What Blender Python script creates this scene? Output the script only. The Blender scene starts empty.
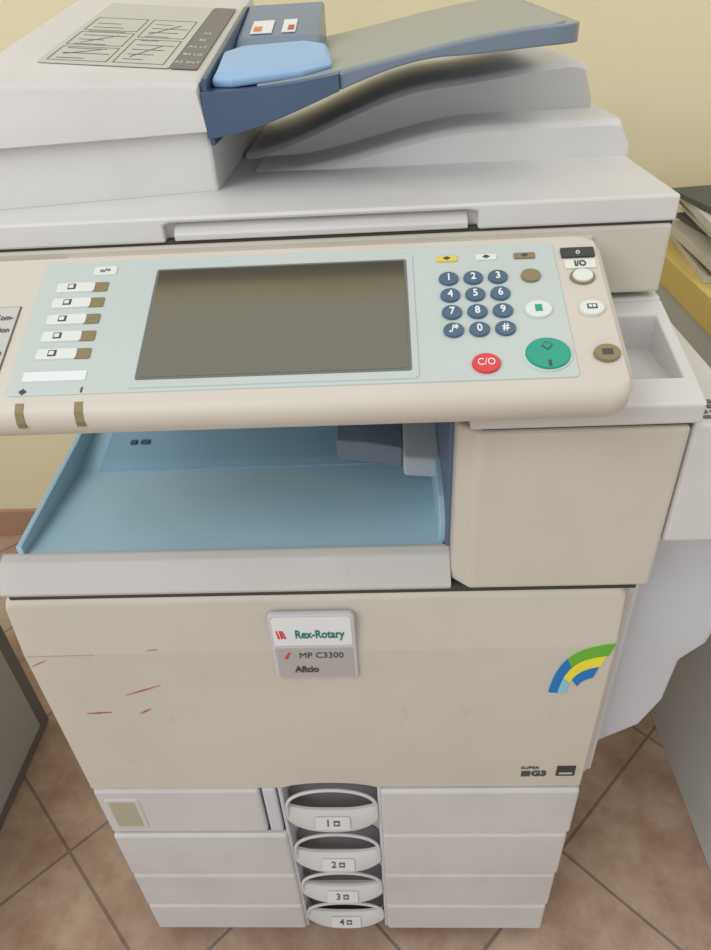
import bpy, bmesh, math, random
from mathutils import Vector, Matrix
random.seed(4)
scn=bpy.context.scene
scn.view_settings.view_transform='Standard'
col=scn.collection

# ---------------------------------------------------------------- materials
def lin(c):
    c=c/255.0
    return c/12.92 if c<=.04045 else ((c+.055)/1.055)**2.4
def rgb(r,g,b): return (lin(r),lin(g),lin(b),1)
def mat(name,c,rough=.5,var=.0,scale=8,c2=None,bump=0.0,bscale=400,metal=0,spec=.4,trans=0,alpha=1,grime=0):
    m=bpy.data.materials.new(name); m.use_nodes=True
    nt=m.node_tree; b=nt.nodes["Principled BSDF"]
    b.inputs["Roughness"].default_value=rough
    b.inputs["Metallic"].default_value=metal
    b.inputs["Specular IOR Level"].default_value=spec
    b.inputs["Transmission Weight"].default_value=trans
    b.inputs["Alpha"].default_value=alpha
    tc=nt.nodes.new("ShaderNodeTexCoord")
    nz=nt.nodes.new("ShaderNodeTexNoise"); nz.inputs["Scale"].default_value=scale; nz.inputs["Detail"].default_value=5
    nt.links.new(tc.outputs["Object"],nz.inputs["Vector"])
    rp=nt.nodes.new("ShaderNodeValToRGB")
    base=rgb(*c)
    if c2 is None: c2=tuple(max(0,x-14-int(40*var)) for x in c)
    rp.color_ramp.elements[0].color=rgb(*c2); rp.color_ramp.elements[1].color=base
    rp.color_ramp.elements[0].position=.25; rp.color_ramp.elements[1].position=.55
    nt.links.new(nz.outputs["Fac"],rp.inputs["Fac"])
    last=rp.outputs["Color"]
    if grime>0:   # handling dirt: sparse fine blotches
        mp=nt.nodes.new("ShaderNodeMapping"); mp.inputs["Scale"].default_value=(1,1,.45)
        nt.links.new(tc.outputs["Object"],mp.inputs["Vector"])
        n3=nt.nodes.new("ShaderNodeTexNoise"); n3.inputs["Scale"].default_value=34; n3.inputs["Detail"].default_value=9; n3.inputs["Roughness"].default_value=.75
        nt.links.new(mp.outputs["Vector"],n3.inputs["Vector"])
        r3=nt.nodes.new("ShaderNodeValToRGB"); r3.color_ramp.elements[0].position=.60; r3.color_ramp.elements[1].position=.78
        r3.color_ramp.elements[0].color=(0,0,0,1); r3.color_ramp.elements[1].color=(grime,grime,grime,1)
        nt.links.new(n3.outputs["Fac"],r3.inputs["Fac"])
        mx=nt.nodes.new("ShaderNodeMixRGB"); mx.inputs["Color2"].default_value=rgb(int(c[0]*.72),int(c[1]*.68),int(c[2]*.62))
        nt.links.new(r3.outputs["Color"],mx.inputs["Fac"]); nt.links.new(last,mx.inputs["Color1"]); last=mx.outputs["Color"]
    nt.links.new(last,b.inputs["Base Color"])
    if bump>0:
        n2=nt.nodes.new("ShaderNodeTexNoise"); n2.inputs["Scale"].default_value=bscale
        nt.links.new(tc.outputs["Object"],n2.inputs["Vector"])
        bp=nt.nodes.new("ShaderNodeBump"); bp.inputs["Strength"].default_value=bump; bp.inputs["Distance"].default_value=.0005
        nt.links.new(n2.outputs["Fac"],bp.inputs["Height"]); nt.links.new(bp.outputs["Normal"],b.inputs["Normal"])
    return m
def flat(name,c,rough=.5,**k): return mat(name,c,rough,c2=c,**k)

M_white=mat("plastic_white",(217,216,214),.45,c2=(210,208,205),bump=.15)
M_beige=mat("plastic_beige",(208,203,190),.5,c2=(200,195,182),bump=.15,grime=.25)
M_door=mat("plastic_door",(208,203,190),.5,c2=(197,192,179),bump=.15,scale=4,grime=.4)
M_cool=mat("plastic_cool",(208,211,216),.5,c2=(202,205,210),bump=.1)
M_tray=mat("drawer_plastic",(210,209,207),.5,c2=(199,198,196),bump=.15,grime=.2)
M_lip=mat("lip_grey",(200,198,194),.5,c2=(191,189,185),bump=.15,grime=.3)
M_blue=mat("tray_blue",(172,206,222),.5,c2=(163,199,216))
M_blue2=mat("tray_blue_dark",(140,178,200),.5,c2=(134,172,194))
M_navy=flat("navy_translucent",(92,114,146),.2,trans=.4)
M_gtray=flat("tray_grey",(150,157,157),.3,spec=.6)
M_rim=flat("tray_rim",(136,152,170),.2,trans=.3)
M_guide=flat("guide_blue",(152,188,224),.35)
M_guide2=flat("guide_pale",(126,146,174),.25,trans=.2)
M_teal=mat("panel_teal",(197,206,203),.35,c2=(193,202,199))
M_pbeige=mat("panel_beige",(211,205,193),.45,c2=(204,198,185),grime=.3)
M_screen=flat("screen_glass",(140,136,122),.08,spec=.9,metal=.75)
M_bezel=flat("bezel_grey",(112,118,114),.4)
M_black=flat("black",(22,22,24),.5)
M_dark=flat("dark_grey",(62,62,64),.5)
M_gap=flat("gap_shadow_plastic",(70,68,64),.7)
M_key=flat("key_blue",(78,106,128),.35)
M_olive=flat("olive",(140,128,92),.4)
M_red=flat("key_red",(222,66,74),.35)
M_green=flat("key_green",(28,160,132),.35)
M_yel=flat("key_yellow",(225,205,90),.4)
M_keyw=flat("key_white",(225,230,224),.4)
M_txw=flat("text_white",(240,240,240),.5)
M_txd=flat("text_dark",(78,80,82),.6)
M_txt=flat("text_teal",(20,130,120),.5)
M_label=flat("label_grey",(200,199,192),.5)
M_labeld=flat("label_strip",(122,120,116),.5)
M_ink=flat("ink_grey",(110,108,104),.6)
M_silver=flat("badge_silver",(190,188,186),.3,metal=.2)
M_badge=flat("badge_white",(232,236,236),.3)
M_badgef=flat("badge_frame",(205,205,208),.25)
M_scr=flat("scratch_red",(176,96,92),.7)
M_smudge=flat("smudge",(178,166,150),.8)
M_lb=flat("logo_blue",(30,125,200),.5); M_ly=flat("logo_yellow",(245,232,70),.5); M_lg=flat("logo_green",(110,185,60),.5); M_lc=flat("logo_cyan",(150,205,228),.5)
M_wall=mat("wall_paint",(236,227,188),.8,c2=(230,221,181),scale=3,bump=.1,bscale=120)
M_wallw=flat("ceramic_base",(176,140,116),.5)
M_cab=mat("laminate_white",(206,208,210),.5,c2=(200,202,204))
M_cabe=flat("laminate_edge_yellow",(232,208,128),.5)
M_pc=flat("pc_grey",(105,108,112),.4)
M_pcl=flat("pc_light",(165,168,170),.4)
M_paper=mat("paper",(215,212,200),.8)
M_bookb=flat("book_brown",(120,104,80),.7); M_bookg=flat("book_green",(90,94,86),.7)
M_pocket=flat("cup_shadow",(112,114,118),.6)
M_reflbar=flat("reflection_bar_brown",(64,56,48),.7)  # for the added bar that darkens the touchscreen reflection

def floor_mat():
    m=bpy.data.materials.new("floor_tile"); m.use_nodes=True; nt=m.node_tree; b=nt.nodes["Principled BSDF"]
    tc=nt.nodes.new("ShaderNodeTexCoord"); mp=nt.nodes.new("ShaderNodeMapping")
    mp.inputs["Rotation"].default_value=(0,0,math.radians(45)); 
    s=.30
    px,py=.275,.128
    rx=(px*math.cos(math.pi/4)-py*math.sin(math.pi/4)); ry=(px*math.sin(math.pi/4)+py*math.cos(math.pi/4))
    mp.inputs["Location"].default_value=(-rx,-ry,0)
    nt.links.new(tc.outputs["Object"],mp.inputs["Vector"])
    br=nt.nodes.new("ShaderNodeTexBrick"); br.offset=0; br.squash=1
    br.inputs["Scale"].default_value=1; br.inputs["Brick Width"].default_value=s; br.inputs["Row Height"].default_value=s
    br.inputs["Mortar Size"].default_value=.003; br.inputs["Mortar Smooth"].default_value=.3; br.inputs["Bias"].default_value=0
    br.inputs["Color1"].default_value=rgb(198,174,154); br.inputs["Color2"].default_value=rgb(187,163,144); br.inputs["Mortar"].default_value=rgb(142,130,118)
    nt.links.new(mp.outputs["Vector"],br.inputs["Vector"])
    nz=nt.nodes.new("ShaderNodeTexNoise"); nz.inputs["Scale"].default_value=9; nz.inputs["Detail"].default_value=8; nz.inputs["Roughness"].default_value=.65
    nt.links.new(tc.outputs["Object"],nz.inputs["Vector"])
    rp=nt.nodes.new("ShaderNodeValToRGB"); rp.color_ramp.elements[0].position=.35; rp.color_ramp.elements[1].position=.65
    rp.color_ramp.elements[0].color=rgb(208,190,178); rp.color_ramp.elements[1].color=(1,1,1,1)
    nt.links.new(nz.outputs["Fac"],rp.inputs["Fac"])
    mx=nt.nodes.new("ShaderNodeMixRGB"); mx.blend_type='MULTIPLY'; mx.inputs["Fac"].default_value=1
    nt.links.new(br.outputs["Color"],mx.inputs["Color1"]); nt.links.new(rp.outputs["Color"],mx.inputs["Color2"])
    nt.links.new(mx.outputs["Color"],b.inputs["Base Color"]); b.inputs["Roughness"].default_value=.35
    bp=nt.nodes.new("ShaderNodeBump"); bp.invert=True; bp.inputs["Strength"].default_value=.5; bp.inputs["Distance"].default_value=.002
    nt.links.new(br.outputs["Fac"],bp.inputs["Height"]); nt.links.new(bp.outputs["Normal"],b.inputs["Normal"])
    return m
M_floor=floor_mat()

# ---------------------------------------------------------------- mesh helpers
def empty(name):
    e=bpy.data.objects.new(name,None); e.empty_display_size=.05; col.objects.link(e); return e
def mk(name,verts,faces,m,parent=None,bevel=0,seg=2,smooth=False,M=None):
    me=bpy.data.meshes.new(name)
    if M is not None: verts=[M@Vector(v) for v in verts]
    me.from_pydata([tuple(v) for v in verts],[],faces)
    bm=bmesh.new(); bm.from_mesh(me); bmesh.ops.remove_doubles(bm,verts=bm.verts,dist=1e-7); bmesh.ops.recalc_face_normals(bm,faces=bm.faces); bm.to_mesh(me); bm.free()
    me.materials.append(m)
    o=bpy.data.objects.new(name,me); col.objects.link(o)
    if parent: o.parent=parent
    if smooth:
        for p in me.polygons: p.use_smooth=True
        me.set_sharp_from_angle(angle=math.radians(35))
    if bevel>0:
        bv=o.modifiers.new("b",'BEVEL'); bv.width=bevel; bv.segments=seg; bv.limit_method='ANGLE'; bv.angle_limit=math.radians(30)
    return o
def box(name,x0,x1,y0,y1,z0,z1,m,parent=None,bevel=.003,seg=2,M=None):
    v=[(x,y,z) for z in(z0,z1) for y in(y0,y1) for x in(x0,x1)]
    f=[(0,2,3,1),(4,5,7,6),(0,1,5,4),(2,6,7,3),(0,4,6,2),(1,3,7,5)]
    return mk(name,v,f,m,parent,bevel,seg,False,M)
def prism(name,pts,plane,a0,a1,m,parent=None,bevel=0,seg=2,smooth=False,M=None):
    def P(p,a):
        if plane=='xz': return (p[0],a,p[1])
        if plane=='yz': return (a,p[0],p[1])
        return (p[0],p[1],a)
    n=len(pts); v=[P(p,a0) for p in pts]+[P(p,a1) for p in pts]
    f=[tuple(range(n)),tuple(range(n,2*n))]+[(i,(i+1)%n,n+(i+1)%n,n+i) for i in range(n)]
    return mk(name,v,f,m,parent,bevel,seg,smooth,M)
def loft(name,rings,m,parent=None,smooth=True,M=None,bevel=0):
    n=len(rings[0]); v=[p for r in rings for p in r]; f=[]
    for k in range(len(rings)-1):
        for i in range(n):
            j=(i+1)%n; f.append((k*n+i,k*n+j,(k+1)*n+j,(k+1)*n+i))
    f.append(tuple(range(n))); f.append(tuple(range((len(rings)-1)*n,len(rings)*n)))
    return mk(name,v,f,m,parent,bevel,2,smooth,M)
def rr(x0,x1,y0,y1,r,k=5,corners=(1,1,1,1)):
    pts=[]
    cs=[(x0+r,y0+r,180),(x1-r,y0+r,270),(x1-r,y1-r,0),(x0+r,y1-r,90)]
    ex=[(x0,y0),(x1,y0),(x1,y1),(x0,y1)]
    for c,(cx,cy,a) in enumerate(cs):
        if not corners[c]: pts.append(ex[c]); continue
        for i in range(k+1):
            t=math.radians(a+90*i/k); pts.append((cx+r*math.cos(t),cy+r*math.sin(t)))
    return pts
def ell(cx,cy,rx,ry,n=28): return [(cx+rx*math.cos(2*math.pi*i/n),cy+ry*math.sin(2*math.pi*i/n)) for i in range(n)]
def cut(o,c):
    md=o.modifiers.new("c",'BOOLEAN'); md.operation='DIFFERENCE'; md.object=c; md.solver='EXACT'
    mods=[x for x in o.modifiers if x.type=='BEVEL']
    for x in mods: x.show_viewport=False
    dg=bpy.context.evaluated_depsgraph_get(); dg.update()
    me=bpy.data.meshes.new_from_object(o.evaluated_get(dg))
    o.modifiers.remove(md); o.data=me
    for x in mods: x.show_viewport=True
    bpy.data.objects.remove(c)
def text(body,size,M,m,parent,name="lettering",align='CENTER',ext=.0002,bold=0,sx=.82):
    cu=bpy.data.curves.new(name,'FONT'); cu.body=body; cu.size=size; cu.align_x=align; cu.align_y='CENTER'; cu.extrude=ext; cu.offset=bold; cu.resolution_u=3
    t=bpy.data.objects.new(name+"_tmp",cu); col.objects.link(t)
    dg=bpy.context.evaluated_depsgraph_get(); dg.update()
    me=bpy.data.meshes.new_from_object(t.evaluated_get(dg)); bpy.data.objects.remove(t)
    me.transform(M@Matrix.Diagonal((sx,1,1,1))); me.materials.clear(); me.materials.append(m)
    o=bpy.data.objects.new(name,me); col.objects.link(o); o.parent=parent; return o
def front(x,z,y=-.001):
    return Matrix.Translation((x,y,z))@Matrix.Rotation(math.radians(90),4,'X')

# ================================================================ room
wb=box("wall_back",-3,3,1.0,1.1,0,3.3,M_wall,bevel=0)
fl=box("floor",-3,3,-2.5,1.1,-.05,0,M_floor,bevel=0)
box("baseboard_back",-3,3,.988,1.0,0,.085,M_wallw,bevel=.002)
box("unseen_reflection_bar_1",-3,3,.93,1.0,2.55,2.98,M_reflbar,bevel=.005)  # added dark bar above the view, only there for the touchscreen to reflect

# ================================================================ copier
K=empty("multifunction_copier")
XL,XR=-.373,.218
YB=.60
for cx in (-.32,.165):
    for cy in (.08,.54):
        prism("caster",ell(cy,.0165,.0165,.0165,16),'yz',cx-.01,cx+.01,M_black,K)
box("base",XL+.012,XR-.012,.02,YB-.01,.022,.04,M_dark,K,.002)
box("carcass",XL+.004,XR-.002,.032,YB,.032,.76,M_beige,K,.003)
box("carcass_side",XR-.004,.230,.018,YB,.42,.915,M_beige,K,.003)
# --- drawers
rows=[(.319,.418),(.209,.315),(.114,.205),(.033,.110)]
for i,(z0,z1) in enumerate(rows):
    if i==0:
        box("drawer_panel",XL,-.167,-.001,.03,z0,z1,M_tray,K,.004)
        box("drawer_divider",-.164,-.147,.0,.03,z0,z1,M_cool,K,.003)
        prism("drawer_window",rr(-.364,-.320,z0+.014,z1-.018,.004),'xz',-.0022,.002,M_tray,K,.001)
        prism("drawer_window_glass",rr(-.359,-.326,z0+.019,z1-.023,.003),'xz',-.0026,.001,flat("window_olive",(178,175,150),.3),K)
    else:
        box("drawer_panel",XL-.0,-.143,-.004,.03,z0,z1,M_tray,K,.004)
    box("drawer_panel",-.019,XR-.002*i,-.004,.03,z0,z1,M_tray,K,.004)
    for (a,b) in ((XL+.003,-.146),(-.017,XR-.004)):
        box("drawer_gap",a,b,.004,.03,z0-.004,z0+.002,M_gap,K,0)
box("handle_column",-.143,-.019,.026,.034,.033,.432,M_cool,K,.0)
for s in (-1,1):
    cx=-.081+s*.0605
    prism("handle_column_cheek",[(cx-.0025,.0),(cx+.0025,.0),(cx+.0025,.03),(cx-.0025,.03)],'xy',.033,.425,M_cool,K,.002)
hz=[.333,.224,.130,.046]
hh=[.080,.082,.070,.060]
for i,(z0,h) in enumerate(zip(hz,hh)):
    cx=-.081; w=.056; gh=.030 if i<2 else .026
    cup=[(cx-w,z0)]+[(cx-w*math.cos(math.pi*k/16),z0+h*.5+(h*.5-.004)*math.sin(math.pi*k/16)) for k in range(17)]+[(cx+w,z0)]
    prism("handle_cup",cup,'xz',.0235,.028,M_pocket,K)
    # flat bar grip with gently drooping lower edge, leaning back towards the top
    N=24
    def pt(u,f,off):
        zb_=z0+.014*abs(u)**4; zt_=z0+gh+.014*abs(u)**3
        z=zb_+(zt_-zb_)*f
        y=-.007*(1-u*u)-.002+ .013*f*(1-.6*u*u)+off
        return (cx+w*u,y,z)
    rings=[]
    for (f,off) in ((0,.004),(0.02,.0),(.15,-.0015),(.85,-.0015),(1,.0),(1,.0035),(.1,.0055)):
        rings.append([pt(-1+2*k/N,f,off) for k in range(N+1)])
    V=[p for r in rings for p in r]; F=[]; n=N+1; R_=len(rings)
    for r in range(R_):
        for k in range(N):
            a=r*n+k; b=((r+1)%R_)*n+k; F.append((a,a+1,b+1,b))
    F.append(tuple(r*n for r in range(R_))); F.append(tuple(r*n+N for r in range(R_)))
    mk("handle_grip",V,F,M_tray,K,smooth=True)
    cu=bpy.data.curves.new("hoop",'CURVE'); cu.dimensions='3D'; cu.bevel_depth=.0022; sp=cu.splines.new('POLY')
    pts=[(cx-w,0,z0+.018)]+[(cx-w*math.cos(t),.004*math.sin(t),z0+h*.5+(h*.5-.004)*math.sin(t)**.7) for t in [math.pi*k/24 for k in range(25)]]+[(cx+w,0,z0+.018)]
    sp.points.add(len(pts)-1)
    for q,p in zip(sp.points,pts): q.co=(*p,1)
    oo=bpy.data.objects.new("handle_rim",cu); cu.materials.append(M_tray); col.objects.link(oo); oo.parent=K
    tl=math.atan2(.013,gh)
    GM=Matrix.Translation((cx,-.0105+.0065,z0+gh*.5))@Matrix.Rotation(math.radians(90)-tl,4,'X')
    prism("drawer_label",rr(-.022,.022,-.009,.009,.002),'xy',.0008,.0018,M_white,K,M=GM)
    text(str(i+1),.014,GM@Matrix.Translation((-.006,0,.0021)),M_txd,K,"drawer_number",bold=.0002,sx=1)
    box("drawer_number_icon",.001,.009,-.004,.004,.0014,.0022,M_ink,K,0,M=GM)
    box("drawer_number_icon",.003,.007,-.001,.001,.0016,.0024,M_keyw,K,0,M=GM)

# --- front door
prof=[(.0,.421),(-.001,.672),(.005,.738),(.010,.745),(.030,.745),(.030,.421)]
door=loft("front_door",[[(x,y,z-(0.006 if (abs(x-XL)<.002 or abs(x-XR)<.002) and z>.7 else 0)) for (y,z) in prof] for x in (XL,XL+.006,XR-.006,XR)],M_door,K,smooth=False,bevel=.002)
arch=prism("arch_cutter",[(-.143,.40)]+[(-.081-.062*math.cos(math.pi*k/12),.414+.017*math.sin(math.pi*k/12)) for k in range(13)]+[(-.019,.40)],'xz',-.02,.05,M_door)
cut(door,arch)
for (xa,xb,z,th) in ((-.370,-.30,.670,.0008),(-.245,-.235,.676,.0016)):
    prism("scuff",[(xa,z),(xb,z+.001),(xb,z+.001+th),(xa,z+th)],'xz',-.0016,-.0004,M_smudge,K)
for (xa,za,xb,zb_,th_) in ((-.335,.575,-.306,.577,.002),(-.284,.606,-.243,.622,.0016),(-.276,.574,-.262,.582,.0022),(-.37,.655,-.352,.664,.0012)):
    prism("scratch",[(xa,za),((xa+xb)/2,(za+zb_)/2-th_*.5),(xb,zb_),((xa+xb)/2,(za+zb_)/2+th_*.5)],'xz',-.0016,-.0002,M_scr,K)
# badge
prism("badge_frame",rr(-.118,-.035,.634,.728,.006),'xz',-.005,.001,M_badgef,K,.0015)
prism("badge_upper",rr(-.1145,-.0385,.686,.7245,.004,corners=(0,0,1,1)),'xz',-.0056,-.002,M_badge,K)
prism("badge_lower",rr(-.1145,-.0385,.637,.6815,.003,corners=(1,1,0,0)),'xz',-.0056,-.002,M_silver,K)
text("Rex-Rotary",.0155,front(-.0695,.7015,-.006),M_txt,K,"badge_lettering",bold=.0003,sx=.66)
for k in range(3):
    prism("badge_mark",[(-.110+.003*k,.696),(-.108+.003*k,.696),(-.110+.003*k+(.001 if k%2 else -.0005),.707),(-.1115+.003*k,.707)],'xz',-.0062,-.005,M_red,K)
text("MP C3300",.0115,front(-.070,.671,-.006),M_txd,K,"badge_lettering",sx=.9)
text("Aficio",.0125,front(-.086,.650,-.006),M_txd,K,"badge_lettering",bold=.0004)
prism("badge_mark",[(-.107,.667),(-.104,.666),(-.100,.676),(-.102,.676)],'xz',-.0062,-.005,M_red,K)
# colour ribbon logo: flag sweeping up to the right
def bez(P,t):
    a,b,c,d=[Vector(p) for p in P]; return a*(1-t)**3+3*b*t*(1-t)**2+3*c*t*t*(1-t)+d*t**3
OU=((.160,.603),(.164,.662),(.184,.672),(.2165,.676)); IN=((.186,.600),(.187,.616),(.190,.622),(.203,.626))
def band(f0,f1,t0,t1,m):
    P=[]; n=12
    g_=lambda f,t: bez(OU,t)*(1-f)+bez(IN,t)*f
    for k in range(n+1): P.append(tuple(g_(f0,t0+(t1-t0)*k/n)))
    for k in range(n,-1,-1): P.append(tuple(g_(f1,t0+(t1-t0)*k/n)))
    prism("ribbon_logo",P,'xz',-.0022,-.0004,m,K)
band(0,.33,0,.42,M_lb); band(0,.33,.42,1,M_lg)
band(.345,.66,0.0,.22,M_lc); band(.345,.66,.22,.98,M_ly)
band(.675,1,.30,.96,M_lb)
text("SUPER",.0075,front(.155,.462,-.001),M_txd,K,"super_lettering",sx=1)
text("G3",.0145,front(.166,.450,-.001),M_txd,K,"super_lettering",bold=.0006,sx=1)
box("super_mark",.146,.156,-.0012,0,.445,.455,M_txd,K,0)
box("energy_label",.186,.207,-.0014,0,.446,.465,M_dark,K,0)
box("energy_label_line",.189,.204,-.0018,0,.450,.453,M_label,K,0)

# --- output tray lip
prof=[(.006,.7475),(.004,.752),(.022,.776),(.030,.779),(.034,.779),(.034,.7475)]
loft("output_lip",[[(x,y,z) for y,z in prof] for x in (XL+.002,.056)],M_lip,K,smooth=False,bevel=.0015)
box("door_gap",XL+.008,.225,.007,.03,.743,.75,M_gap,K,0)
# --- output cavity
prof=[(.033,.760),(.033,.7765),(.18,.772),(.30,.800),(.425,.818),(.425,.760)]
loft("output_tray",[[(x,y,z) for y,z in prof] for x in (-.352,.050)],M_blue,K,smooth=False)
loft("output_tray_step",[[(x,y,z) for y,z in ((.176,.770),(.176,.7740),(.186,.7775),(.425,.824),(.425,.77))] for x in (-.325,.040)],M_blue2,K,smooth=False)
loft("output_tray_rim",[[(x,y,z) for y,z in ((.033,.76),(.033,.787),(.20,.800),(.425,.835),(.425,.76))] for x in (-.356,-.350)],M_blue,K,smooth=False,bevel=.001)
M_slot=flat("slot_grey",(70,92,108),.6)
for (a,b) in ((-.298,-.291),(-.286,-.276)):
    box("tray_slot",a,b,.214,.221,.778,.7856,M_slot,K,0)
box("cavity_back",XL+.01,.232,.42,YB,.757,.985,M_beige,K,.002)
loft("cavity_right_blue",[[(x,y,z) for y,z in ((.040,.765),(.040,.800),(.060,.815),(.20,.835),(.42,.84),(.42,.765))] for x in (.047,.054)],M_blue,K,smooth=False,bevel=.001)
box("cavity_right_wall",.052,.074,.03,.425,.757,.985,flat("cavity_navy",(96,110,134),.4),K,.002)
# exit flaps
M_flap=flat("flap_smoke",(136,150,168),.2,trans=.35)
loft("exit_flap",[[(x,y,z) for y,z in ((.118,.818-k*.012),(.122,.840-k*.012),(.21,.862-k*.012),(.21,.835-k*.012))] for x,k in ((-.050,0),(-.02,.3),(.016,1))],M_flap,K,smooth=False,bevel=.002)
loft("exit_flap_end",[[(x,y,z) for y,z in ((.105,.806-k*.004),(.109,.826-k*.004),(.19,.842),(.19,.822))] for x,k in ((.016,0),(.053,1))],mat("flap_grey",(190,195,200),.4),K,smooth=False,bevel=.003)
# --- right box
rb=prism("right_cover",[(.072,.0),(.233,.0),(.233,.42),(.056,.42),(.056,.014)],'xy',.752,.921,M_beige,K,.004,3)
prof=[(-.004,.926),(-.005,.944),(.02,.951),(.118,.976),(.118,.926)]
cap=loft("side_shelf",[[(x,y,z) for y,z in prof] for x in (.064,.237)],M_white,K,smooth=False,bevel=.004)
c=box("cc",.150,.227,.022,.098,.938,1.0,M_white,bevel=0)
cut(cap,c)
box("shelf_seam",.075,.234,.004,.4,.918,.928,M_gap,K,0)
box("shelf_rear",.064,.237,.117,YB,.926,.978,M_white,K,.003)
# --- right side unit
sil=[(.232,.40),(.300,.452),(.318,.50),(.322,.572),(.345,.60),(.355,.66),(.345,.82),(.290,.855),(.232,.86)]
prism("side_unit",sil,'xz',.06,.52,M_cool,K,.006,3)
prism("side_unit_upper",[(.236,.80),(.290,.80),(.293,.90),(.287,.918),(.236,.921)],'xz',.004,.50,M_white,K,.004,3)
for k in range(4):
    for j in range(2):
        box("side_vent",.246+.009*j,.252+.009*j,.012+k*.008,.016+k*.008,.9185,.9212,M_ink,K,0)
box("side_cover_lower",.229,.236,.022,.5,.42,.80,M_cool,K,.002)

# --- scanner body
sc=box("scanner_body",XL,.233,.115,YB,.983,1.040,M_beige,K,.003)
box("scanner_seam",-.3725,.2325,.117,YB-.004,1.036,1.043,M_gap,K,0)
box("scanner_front_strip",-.262,.17,.110,.12,.992,1.034,M_beige,K,.002)
lid=box("platen_lid",XL,.234,.114,YB,1.042,1.062,M_white,K,.002)
c=prism("cc",[(-.176,1.03),(.078,1.03),(.078,1.0555),(.070,1.0575),(-.170,1.0575),(-.176,1.0555)],'xz',.09,.124,M_white)
cut(lid,c)
loft("lid_grip",[[(x,y,z) for y,z in ((.114,1.043),(.1135,1.048),(.1225,1.055),(.126,1.055),(.126,1.043))] for x in (-.168,.070)],M_white,K,smooth=False,bevel=.001)
# --- exit tray
def sw(name,y0,y1,fn,x0,x1,m,n=36,ys=None):
    top=[(x0+(x1-x0)*k/n,fn(x0+(x1-x0)*k/n)) for k in range(n+1)]
    rings=[]
    for yy,dz in ys or ((y0,-.006),(y0+.003,-.002),(y0+.008,0),(y1,.0)):
        rings.append([(x,yy,max(1.0605,z+dz)) for x,z in top]+[(x1,yy,1.06),(x0,yy,1.06)])
    loft(name,rings,m,K,smooth=True)
def ss(a,b,x):
    t=min(1,max(0,(x-a)/(b-a))); return t*t*(3-2*t)
sw("exit_tray_lower",.262,.56,lambda x:1.064+.030*ss(-.10,.10,x)-.030*max(0,(x-.222)/.018)**2,-.12,.236,M_white)
sw("exit_tray_upper",.330,.56,lambda x:1.066+.058*ss(-.16,.07,x)+.012*ss(.05,.2,x)-.05*max(0,(x-.200)/.018)**2,-.14,.214,M_white)
# --- ADF
ZT=lambda x,y:1.148+.15*(y-.19)-.09*(x+.146)
AX0,AX1=-.368,-.146
FY=lambda x:-.033*(x+.146)/(-.182)
loA=[(AX0+.004,.196+FY(AX0)),(-.144,.196),(-.144,.56),(AX0+.004,.56)]
prism("feeder_lower",loA,'xy',1.060,1.112,M_white,K,.003)
def ring(y,inset=0,up=0,ff=1):
    pts=[]
    x0,x1=AX0+inset,AX1-inset*.3
    P=lambda x,z:(x,y+FY(x)*ff,z)
    pts+= [P(x0,1.110+inset*.3),P(x1+.004,1.110+inset*.3)]
    pts+= [P(x1,ZT(x1,y)-inset*.6-.002),P(x1-.004,ZT(x1,y)-inset*.6)]
    R1=.052
    for k in range(8):
        a=math.pi/2*k/7*.92; cx=x0+R1
        x=cx-R1*math.sin(a); pts.append(P(x,ZT(cx,y+FY(cx)*ff)-inset*.6-.036*(1-math.cos(a))))
    return pts
loft("feeder_cover",[ring(.186,.006),ring(.188,.002),ring(.193,0),ring(.30,ff=.6),ring(.45,ff=.2),ring(.555,ff=0),ring(.56,.006,ff=0)],M_white,K,smooth=True)
LM=Matrix.Translation((-.146,.19,1.1486))@Matrix(((1,0,0,0),(0,1,0,0),(-.09,.15,1,0),(0,0,0,1)))
prism("feeder_label",rr(-.142,-.030,.032,.27,.003),'xy',0,.0006,M_label,K,M=LM)
prism("feeder_label_strip",rr(-.029,-.006,.032,.27,.002),'xy',0,.0008,M_labeld,K,M=LM)
def lrect(x0,x1,y0,y1,w=.0007):
    for a in ((x0,x1,y0,y0+w),(x0,x1,y1-w,y1),(x0,x0+w,y0,y1),(x1-w,x1,y0,y1)):
        box("label_line",a[0],a[1],a[2],a[3],.0004,.0009,M_ink,K,0,M=LM)
lrect(-.136,-.085,.040,.085); lrect(-.136,-.085,.092,.140); lrect(-.080,-.036,.040,.12); lrect(-.136,-.085,.148,.20); lrect(-.080,-.036,.128,.20)
for k in range(9):
    box("label_line",-.130,-.095+.006*((k*7)%4-2),.047+.016*k,.0482+.016*k,.0004,.0009,M_ink,K,0,M=LM)
    box("label_line",-.074,-.045+.006*((k*5)%4-2),.052+.016*k,.0532+.016*k,.0004,.0009,M_ink,K,0,M=LM)
for (x0,y0,x1,y1) in ((-.128,.06,-.10,.078),(-.125,.1,-.098,.13),(-.07,.06,-.05,.1),(-.072,.14,-.048,.18)):
    d=Vector((x1-x0,y1-y0)).normalized()*.0006; p=(-d.y,d.x)
    prism("label_line",[(x0-p[0],y0-p[1]),(x1-p[0],y1-p[1]),(x1+p[0],y1+p[1]),(x0+p[0],y0+p[1])],'xy',.0004,.0009,M_ink,K,M=LM)
for k,s in enumerate(("A3 DLT","B4 LG","A4 LT","B5","A5")):
    text(s,.0085,LM@Matrix.Translation((-.0175,.05+.026*k,.001)),M_label,K,"label_lettering")
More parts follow.
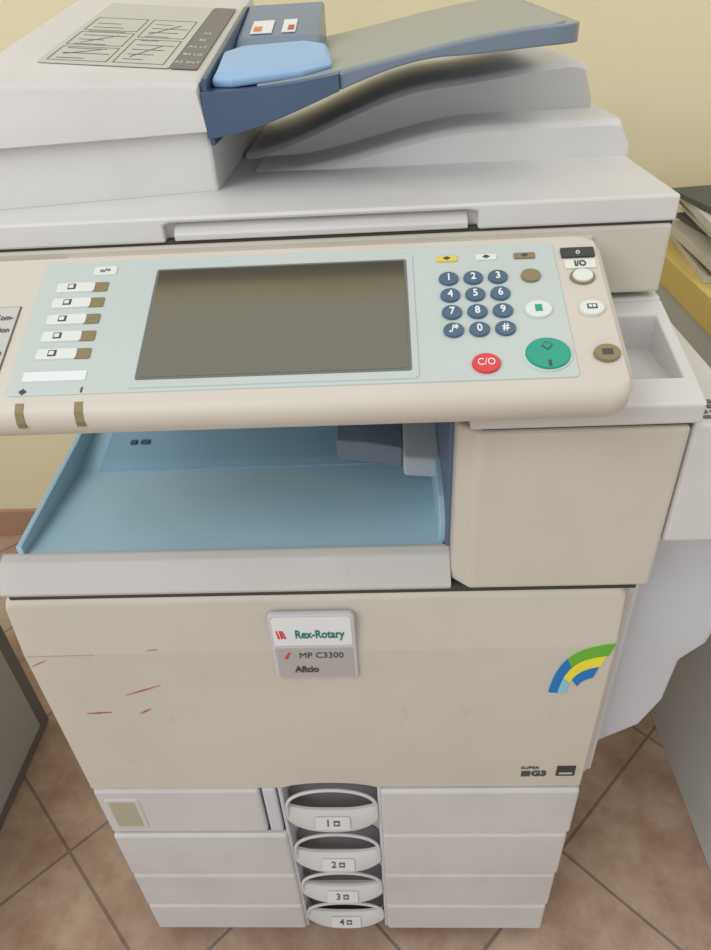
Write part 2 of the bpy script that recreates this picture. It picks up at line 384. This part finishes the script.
# ADF input tray
def tray_grid(name,x0,x1,ztop,zbot,y0,y1,r,m,n=30,q=10):
    V=[];F=[]
    def yf(x): 
        if x>x1-r:
            dx=x-(x1-r); return y0+r-math.sqrt(max(0,r*r-dx*dx))
        return y0
    idx={}
    for i in range(n+1):
        u=i/n; u=u if u<.8 else .8+.2*math.sin((u-.8)/.2*math.pi/2)
        x=x0+(x1-x0)*u
        a=yf(x); b=y1-(a-y0)*.5
        for j in range(q+1):
            y=a+(b-a)*j/q
            idx[i,j,1]=len(V); V.append((x,y,ztop(x,y)))
            idx[i,j,0]=len(V); V.append((x,y,zbot(x,y)))
    for i in range(n):
        for j in range(q):
            F.append((idx[i,j,1],idx[i+1,j,1],idx[i+1,j+1,1],idx[i,j+1,1]))
            F.append((idx[i,j,0],idx[i,j+1,0],idx[i+1,j+1,0],idx[i+1,j,0]))
        F.append((idx[i,0,0],idx[i+1,0,0],idx[i+1,0,1],idx[i,0,1]))
        F.append((idx[i,q,0],idx[i,q,1],idx[i+1,q,1],idx[i+1,q,0]))
    for j in range(q):
        F.append((idx[0,j,0],idx[0,j,1],idx[0,j+1,1],idx[0,j+1,0]))
        F.append((idx[n,j,0],idx[n,j+1,0],idx[n,j+1,1],idx[n,j,1]))
    return mk(name,V,F,m,K,.0015,2,True)
zt=lambda x,y:1.141+.032*ss(-.12,.16,x)+.036*(y-.19)
zb=lambda x,y:1.106+.050*ss(-.15,.06,x)+.004*ss(.06,.16,x)
tray_grid("feeder_tray_left",-.144,-.03,zt,zb,.186,.52,.001,M_navy)
tray_grid("feeder_tray",-.03,.164,zt,zb,.190,.52,.024,M_rim)
tray_grid("feeder_tray_bed",-.10,.155,lambda x,y:zt(x,y)+.0012,lambda x,y:zt(x,y)-.004,.201,.51,.02,M_gtray)
g=[(-.138,.205),(-.120,.198),(-.060,.205),(-.036,.222),(-.040,.262),(-.060,.285),(-.125,.288),(-.138,.262)]
loft("paper_guide",[[(x*.97-.003,y*.97+.007,zt(x,y)+.0) for x,y in g],[(x,y,1.147+.010*ss(.2,.28,y)+.004*ss(-.14,-.04,x)) for x,y in g],[(-.088+(x+.088)*.90,.245+(y-.245)*.85,1.152+.014*ss(.2,.28,y)+.002*ss(-.14,-.04,x)) for x,y in g]],M_guide,K,smooth=False,bevel=.002)
# smoked feed-entrance cover behind the guide, with warning stickers lying on its slope
loft("feed_entrance_cover",[[(x,y,z) for y,z in ((.335,1.14),(.335,1.158),(.36,1.168),(.47,1.192),(.49,1.192),(.49,1.14))] for x in (-.139,-.056)],M_guide2,K,smooth=False,bevel=.003)
SM=Matrix.Translation((-.134,.36,1.1684))@Matrix.Rotation(math.atan2(.024,.11),4,'X')
for k,(cc,a) in enumerate(((M_badge,.022),(flat("sticker_orange",(225,140,90),.5),.008),(M_badge,.014),(flat("sticker_red",(196,96,96),.5),.006))):
    x0=(.008,.011,.040,.046)[k]; zz0=.0002 if k%2==0 else .0009
    box("sticker",x0,x0+a,.008+(.006 if k%2 else 0),.050-(.022 if k%2 else 0),zz0,zz0+.0006,cc,K,0,M=SM)
prism("feeder_hinge",[(.19,1.10),(.19,1.150),(.46,1.192),(.50,1.192),(.50,1.10)],'yz',-.1435,-.139,M_navy,K,.001)

# --- control panel
th=math.atan2(.053,.124)
PM=Matrix.Translation((0,-.034,.984))@Matrix.Rotation(th,4,'X')
PNL=K
def psec(ins):
    return [(-.006,-.0005),(-.012,-.0025),(-.0165,-.008),(-.018,-.016),(-.0155,-.024),(-.010,-.027),(.10,-.027),(.143-ins,-.020),(.143-ins,-.003),(.1405-ins,-.0005)]
rings=[]
xs=[(-.362,.012),(-.359,.005),(-.352,.0),(.150,.0),(.158,.002),(.164,.006),(.168,.014)]
for x,ins in xs:
    rings.append([tuple(PM@Vector((x,s+(ins if s<.05 else 0),n+(-.003 if (ins>.011) and n>-.004 else 0)))) for s,n in psec(ins)])
loft("panel_body",rings,M_pbeige,PNL,smooth=True)
box("panel_support",-.30,.15,.06,.13,.955,1.01,M_beige,PNL,.002)
prism("panel_face",rr(-.267,.132,.001,.134,.004),'xy',-.004,.0006,M_teal,PNL,.0006,M=PM)
prism("screen_frame",rr(-.181,.024,.004,.127,.004),'xy',-.002,.0016,M_teal,PNL,.0006,M=PM)
prism("screen_bezel",rr(-.175,.019,.0105,.1205,.002),'xy',-.002,.0020,M_bezel,PNL,M=PM)
prism("touch_screen",rr(-.173,.017,.0125,.1185,.001),'xy',-.002,.0023,M_screen,PNL,M=PM)
for s in (.105,.0885,.0715,.0545,.0375):
    prism("function_key",rr(-.252,-.222,s-.0048,s+.0048,.002),'xy',0,.0022,M_keyw,PNL,.0005,M=PM)
    prism("function_key_lamp",rr(-.224,-.212,s-.0048,s+.0048,.001),'xy',0,.0014,M_olive,PNL,M=PM)
    box("function_icon",-.243,-.237,s-.0025,s+.003,.002,.0026,M_txd,PNL,0,M=PM)
    box("function_icon",-.2422,-.2385,s-.0015,s+.002,.0022,.0028,M_keyw,PNL,0,M=PM)
prism("panel_note",rr(-.257,-.211,.013,.0215,.001),'xy',0,.0012,M_badge,PNL,M=PM)
prism("brightness_dial",rr(-.226,-.208,.118,.127,.002),'xy',0,.0015,M_keyw,PNL,M=PM)
text("o/=",.006,PM@Matrix.Translation((-.217,.1225,.0018)),M_txd,PNL,sx=1)
labs=["1","2","3","4","5","6","7","8","9","./*","0","#"]
for r in range(4):
    for c_ in range(3):
        x=.050+.0183*c_; s=.0975-.0172*r
        prism("number_key",ell(x,s,.0073,.0066),'xy',0,.003,M_key,PNL,.0008,M=PM)
        text(labs[r*3+c_],.0095,PM@Matrix.Translation((x,s,.0033)),M_txw,PNL,"key_lettering",bold=.0002)
for x,m_ in ((.050,M_yel),(.080,M_keyw),(.109,M_olive)):
    prism("small_key",rr(x-.008,x+.008,.1165,.1225,.001),'xy',0,.002,m_,PNL,.0004,M=PM)
    prism("small_key_icon",[(x-.003,.1195),(x,.1215),(x+.003,.1195),(x,.1175)],'xy',.001,.0023,M_txd,PNL,M=PM)
prism("interrupt_key",ell(.111,.0975,.0073,.0066),'xy',0,.003,M_olive,PNL,.0008,M=PM)
prism("preview_key",ell(.112,.063,.0098,.0082),'xy',0,.003,M_keyw,PNL,.0008,M=PM)
box("preview_icon",.1095,.1145,.060,.0665,.002,.0033,M_green,PNL,0,M=PM)
prism("stop_key",ell(.070,.0145,.0098,.0085),'xy',0,.003,M_red,PNL,.0008,M=PM)
text("C/O",.0085,PM@Matrix.Translation((.070,.0145,.0033)),M_txw,PNL,"key_lettering")
prism("start_key_ring",ell(.1125,.0205,.0165,.0145),'xy',0,.0022,M_keyw,PNL,M=PM)
prism("start_key",ell(.1125,.0205,.0155,.0138),'xy',0,.004,M_green,PNL,.001,M=PM)
prism("start_icon",[(.1085,.0265),(.1125,.0305),(.1165,.0265),(.1125,.0225)],'xy',.003,.0043,M_txd,PNL,M=PM)
prism("start_icon",[(.1095,.0265),(.1125,.0295),(.1155,.0265),(.1125,.0235)],'xy',.003,.0045,M_green,PNL,M=PM)
box("start_lamp",.1115,.1135,.0085,.0135,.003,.0044,M_txd,PNL,0,M=PM)
prism("status_lamp",rr(.137,.162,.1165,.1265,.001),'xy',-.001,.0012,M_dark,PNL,M=PM)
text("o",.008,PM@Matrix.Translation((.1495,.1215,.0014)),M_txw,PNL)
prism("power_label",rr(.138,.161,.1045,.1135,.001),'xy',-.001,.0008,M_keyw,PNL,M=PM)
text("I/O",.008,PM@Matrix.Translation((.1495,.109,.001)),M_txd,PNL,bold=.0003)
prism("power_ring",ell(.149,.0955,.0092,.0078),'xy',-.001,.0012,M_olive,PNL,M=PM)
prism("power_key",ell(.149,.0955,.0075,.0064),'xy',-.001,.003,M_keyw,PNL,.0008,M=PM)
prism("counter_key",ell(.150,.063,.0090,.0072),'xy',-.001,.0025,M_keyw,PNL,.0008,M=PM)
box("counter_icon",.1465,.1535,.061,.0655,.002,.0029,M_txd,PNL,0,M=PM)
box("counter_icon",.1475,.1497,.062,.0645,.002,.0031,M_keyw,PNL,0,M=PM)
box("counter_icon",.1503,.1525,.062,.0645,.002,.0031,M_keyw,PNL,0,M=PM)
prism("mode_key",ell(.153,.0205,.0090,.0075),'xy',-.001,.0025,M_olive,PNL,.0008,M=PM)
box("mode_icon",.1495,.1565,.018,.023,.002,.0029,M_txd,PNL,0,M=PM)
for x in (-.254,-.212):
    sec=[(-.0055,.0),(-.0122,-.0021),(-.0170,-.0078),(-.0182,-.0120),(-.0165,-.0120),(-.006,-.004)]
    loft("lip_lamp",[[tuple(PM@Vector((xx,s,n))) for s,n in sec] for xx in (x-.003,x+.003)],M_olive,PNL,smooth=False)
prism("arrow_icon",[(-.257,.004),(-.254,.0068),(-.251,.004),(-.254,.0012)],'xy',-.001,.001,M_txd,PNL,M=PM)
box("arrow_icon",-.2125,-.2112,.002,.0065,-.001,.001,M_txd,PNL,0,M=PM)
box("side_label_border",-.330,-.2765,.022,.088,-.002,.0004,M_ink,PNL,0,M=PM)
box("side_label",-.329,-.2772,.0227,.0873,-.002,.0007,M_label,PNL,0,M=PM)
for k,s in enumerate(("Com-","munication","Collation")):
    text(s,.0075,PM@Matrix.Translation((-.279,.076-.0125*k-(.010 if k==2 else 0),.001)),M_txd,PNL,"label_lettering",align='RIGHT')

# ================================================================ surroundings
D=empty("side_cabinet")
box("cabinet_body",.508,1.1,.02,.92,0.0,.74,M_cab,D,.002)
box("cabinet_top",.500,1.1,.00,.93,.74,.790,M_cabe,D,.002)
B=empty("document_stack")
zz=.790
for k,(h,m_) in enumerate(((.012,M_paper),(.010,M_bookb),(.016,M_paper),(.009,M_bookg),(.014,M_paper),(.012,M_bookb),(.016,M_paper),(.010,M_bookg))):
    dx=random.uniform(-.02,.02); a=random.uniform(-9,9)
    box("document",-.14,.14,-.12,.12,0,h-.001,m_,B,.001,M=Matrix.Translation((.675+dx,.74+dx,zz))@Matrix.Rotation(math.radians(a),4,'Z'))
    zz+=h
C_=empty("computer_tower")
box("tower_case",-1.15,-.712,-.10,.395,.0,.40,M_pc,C_,.006)
box("tower_side_panel",-.714,-.708,-.06,.36,.03,.37,M_pcl,C_,.003)
box("tower_front",-1.14,-.720,.393,.402,.01,.39,M_black,C_,.003)

# ================================================================ light
w=bpy.data.worlds.new("room_light"); scn.world=w; w.use_nodes=True
bg=w.node_tree.nodes["Background"]; bg.inputs[0].default_value=(.985,.98,.965,1); bg.inputs[1].default_value=.70
def area(name,loc,target,size,e,c):
    l=bpy.data.lights.new(name,'AREA'); l.energy=e; l.size=size; l.color=c
    o=bpy.data.objects.new(name,l); col.objects.link(o); o.location=loc
    o.rotation_euler=(Vector(target)-Vector(loc)).to_track_quat('-Z','Y').to_euler(); return o
area("window_daylight",(-1.6,-1.6,2.6),(0,.3,.8),1.5,32,(.98,.98,1))
area("ceiling_light",(.8,.2,2.9),(0.2,.2,.9),1.2,7,(1,.97,.93))

# ================================================================ camera
X=Vector((.9985,-.028,-.0464)).normalized(); Z=Vector((-.0467,-.811,-.583)).normalized()
Y=Z.cross(X).normalized(); Z=X.cross(Y)
R=Matrix(((X.x,-X.y,-X.z),(Y.x,-Y.y,-Y.z),(Z.x,-Z.y,-Z.z)))
cam=bpy.data.cameras.new("camera"); cam.lens=26.0; cam.sensor_width=36; cam.clip_start=.02
co=bpy.data.objects.new("camera",cam); col.objects.link(co)
co.matrix_world=Matrix.Translation((0,-.45,1.208))@R.to_4x4()
scn.camera=co
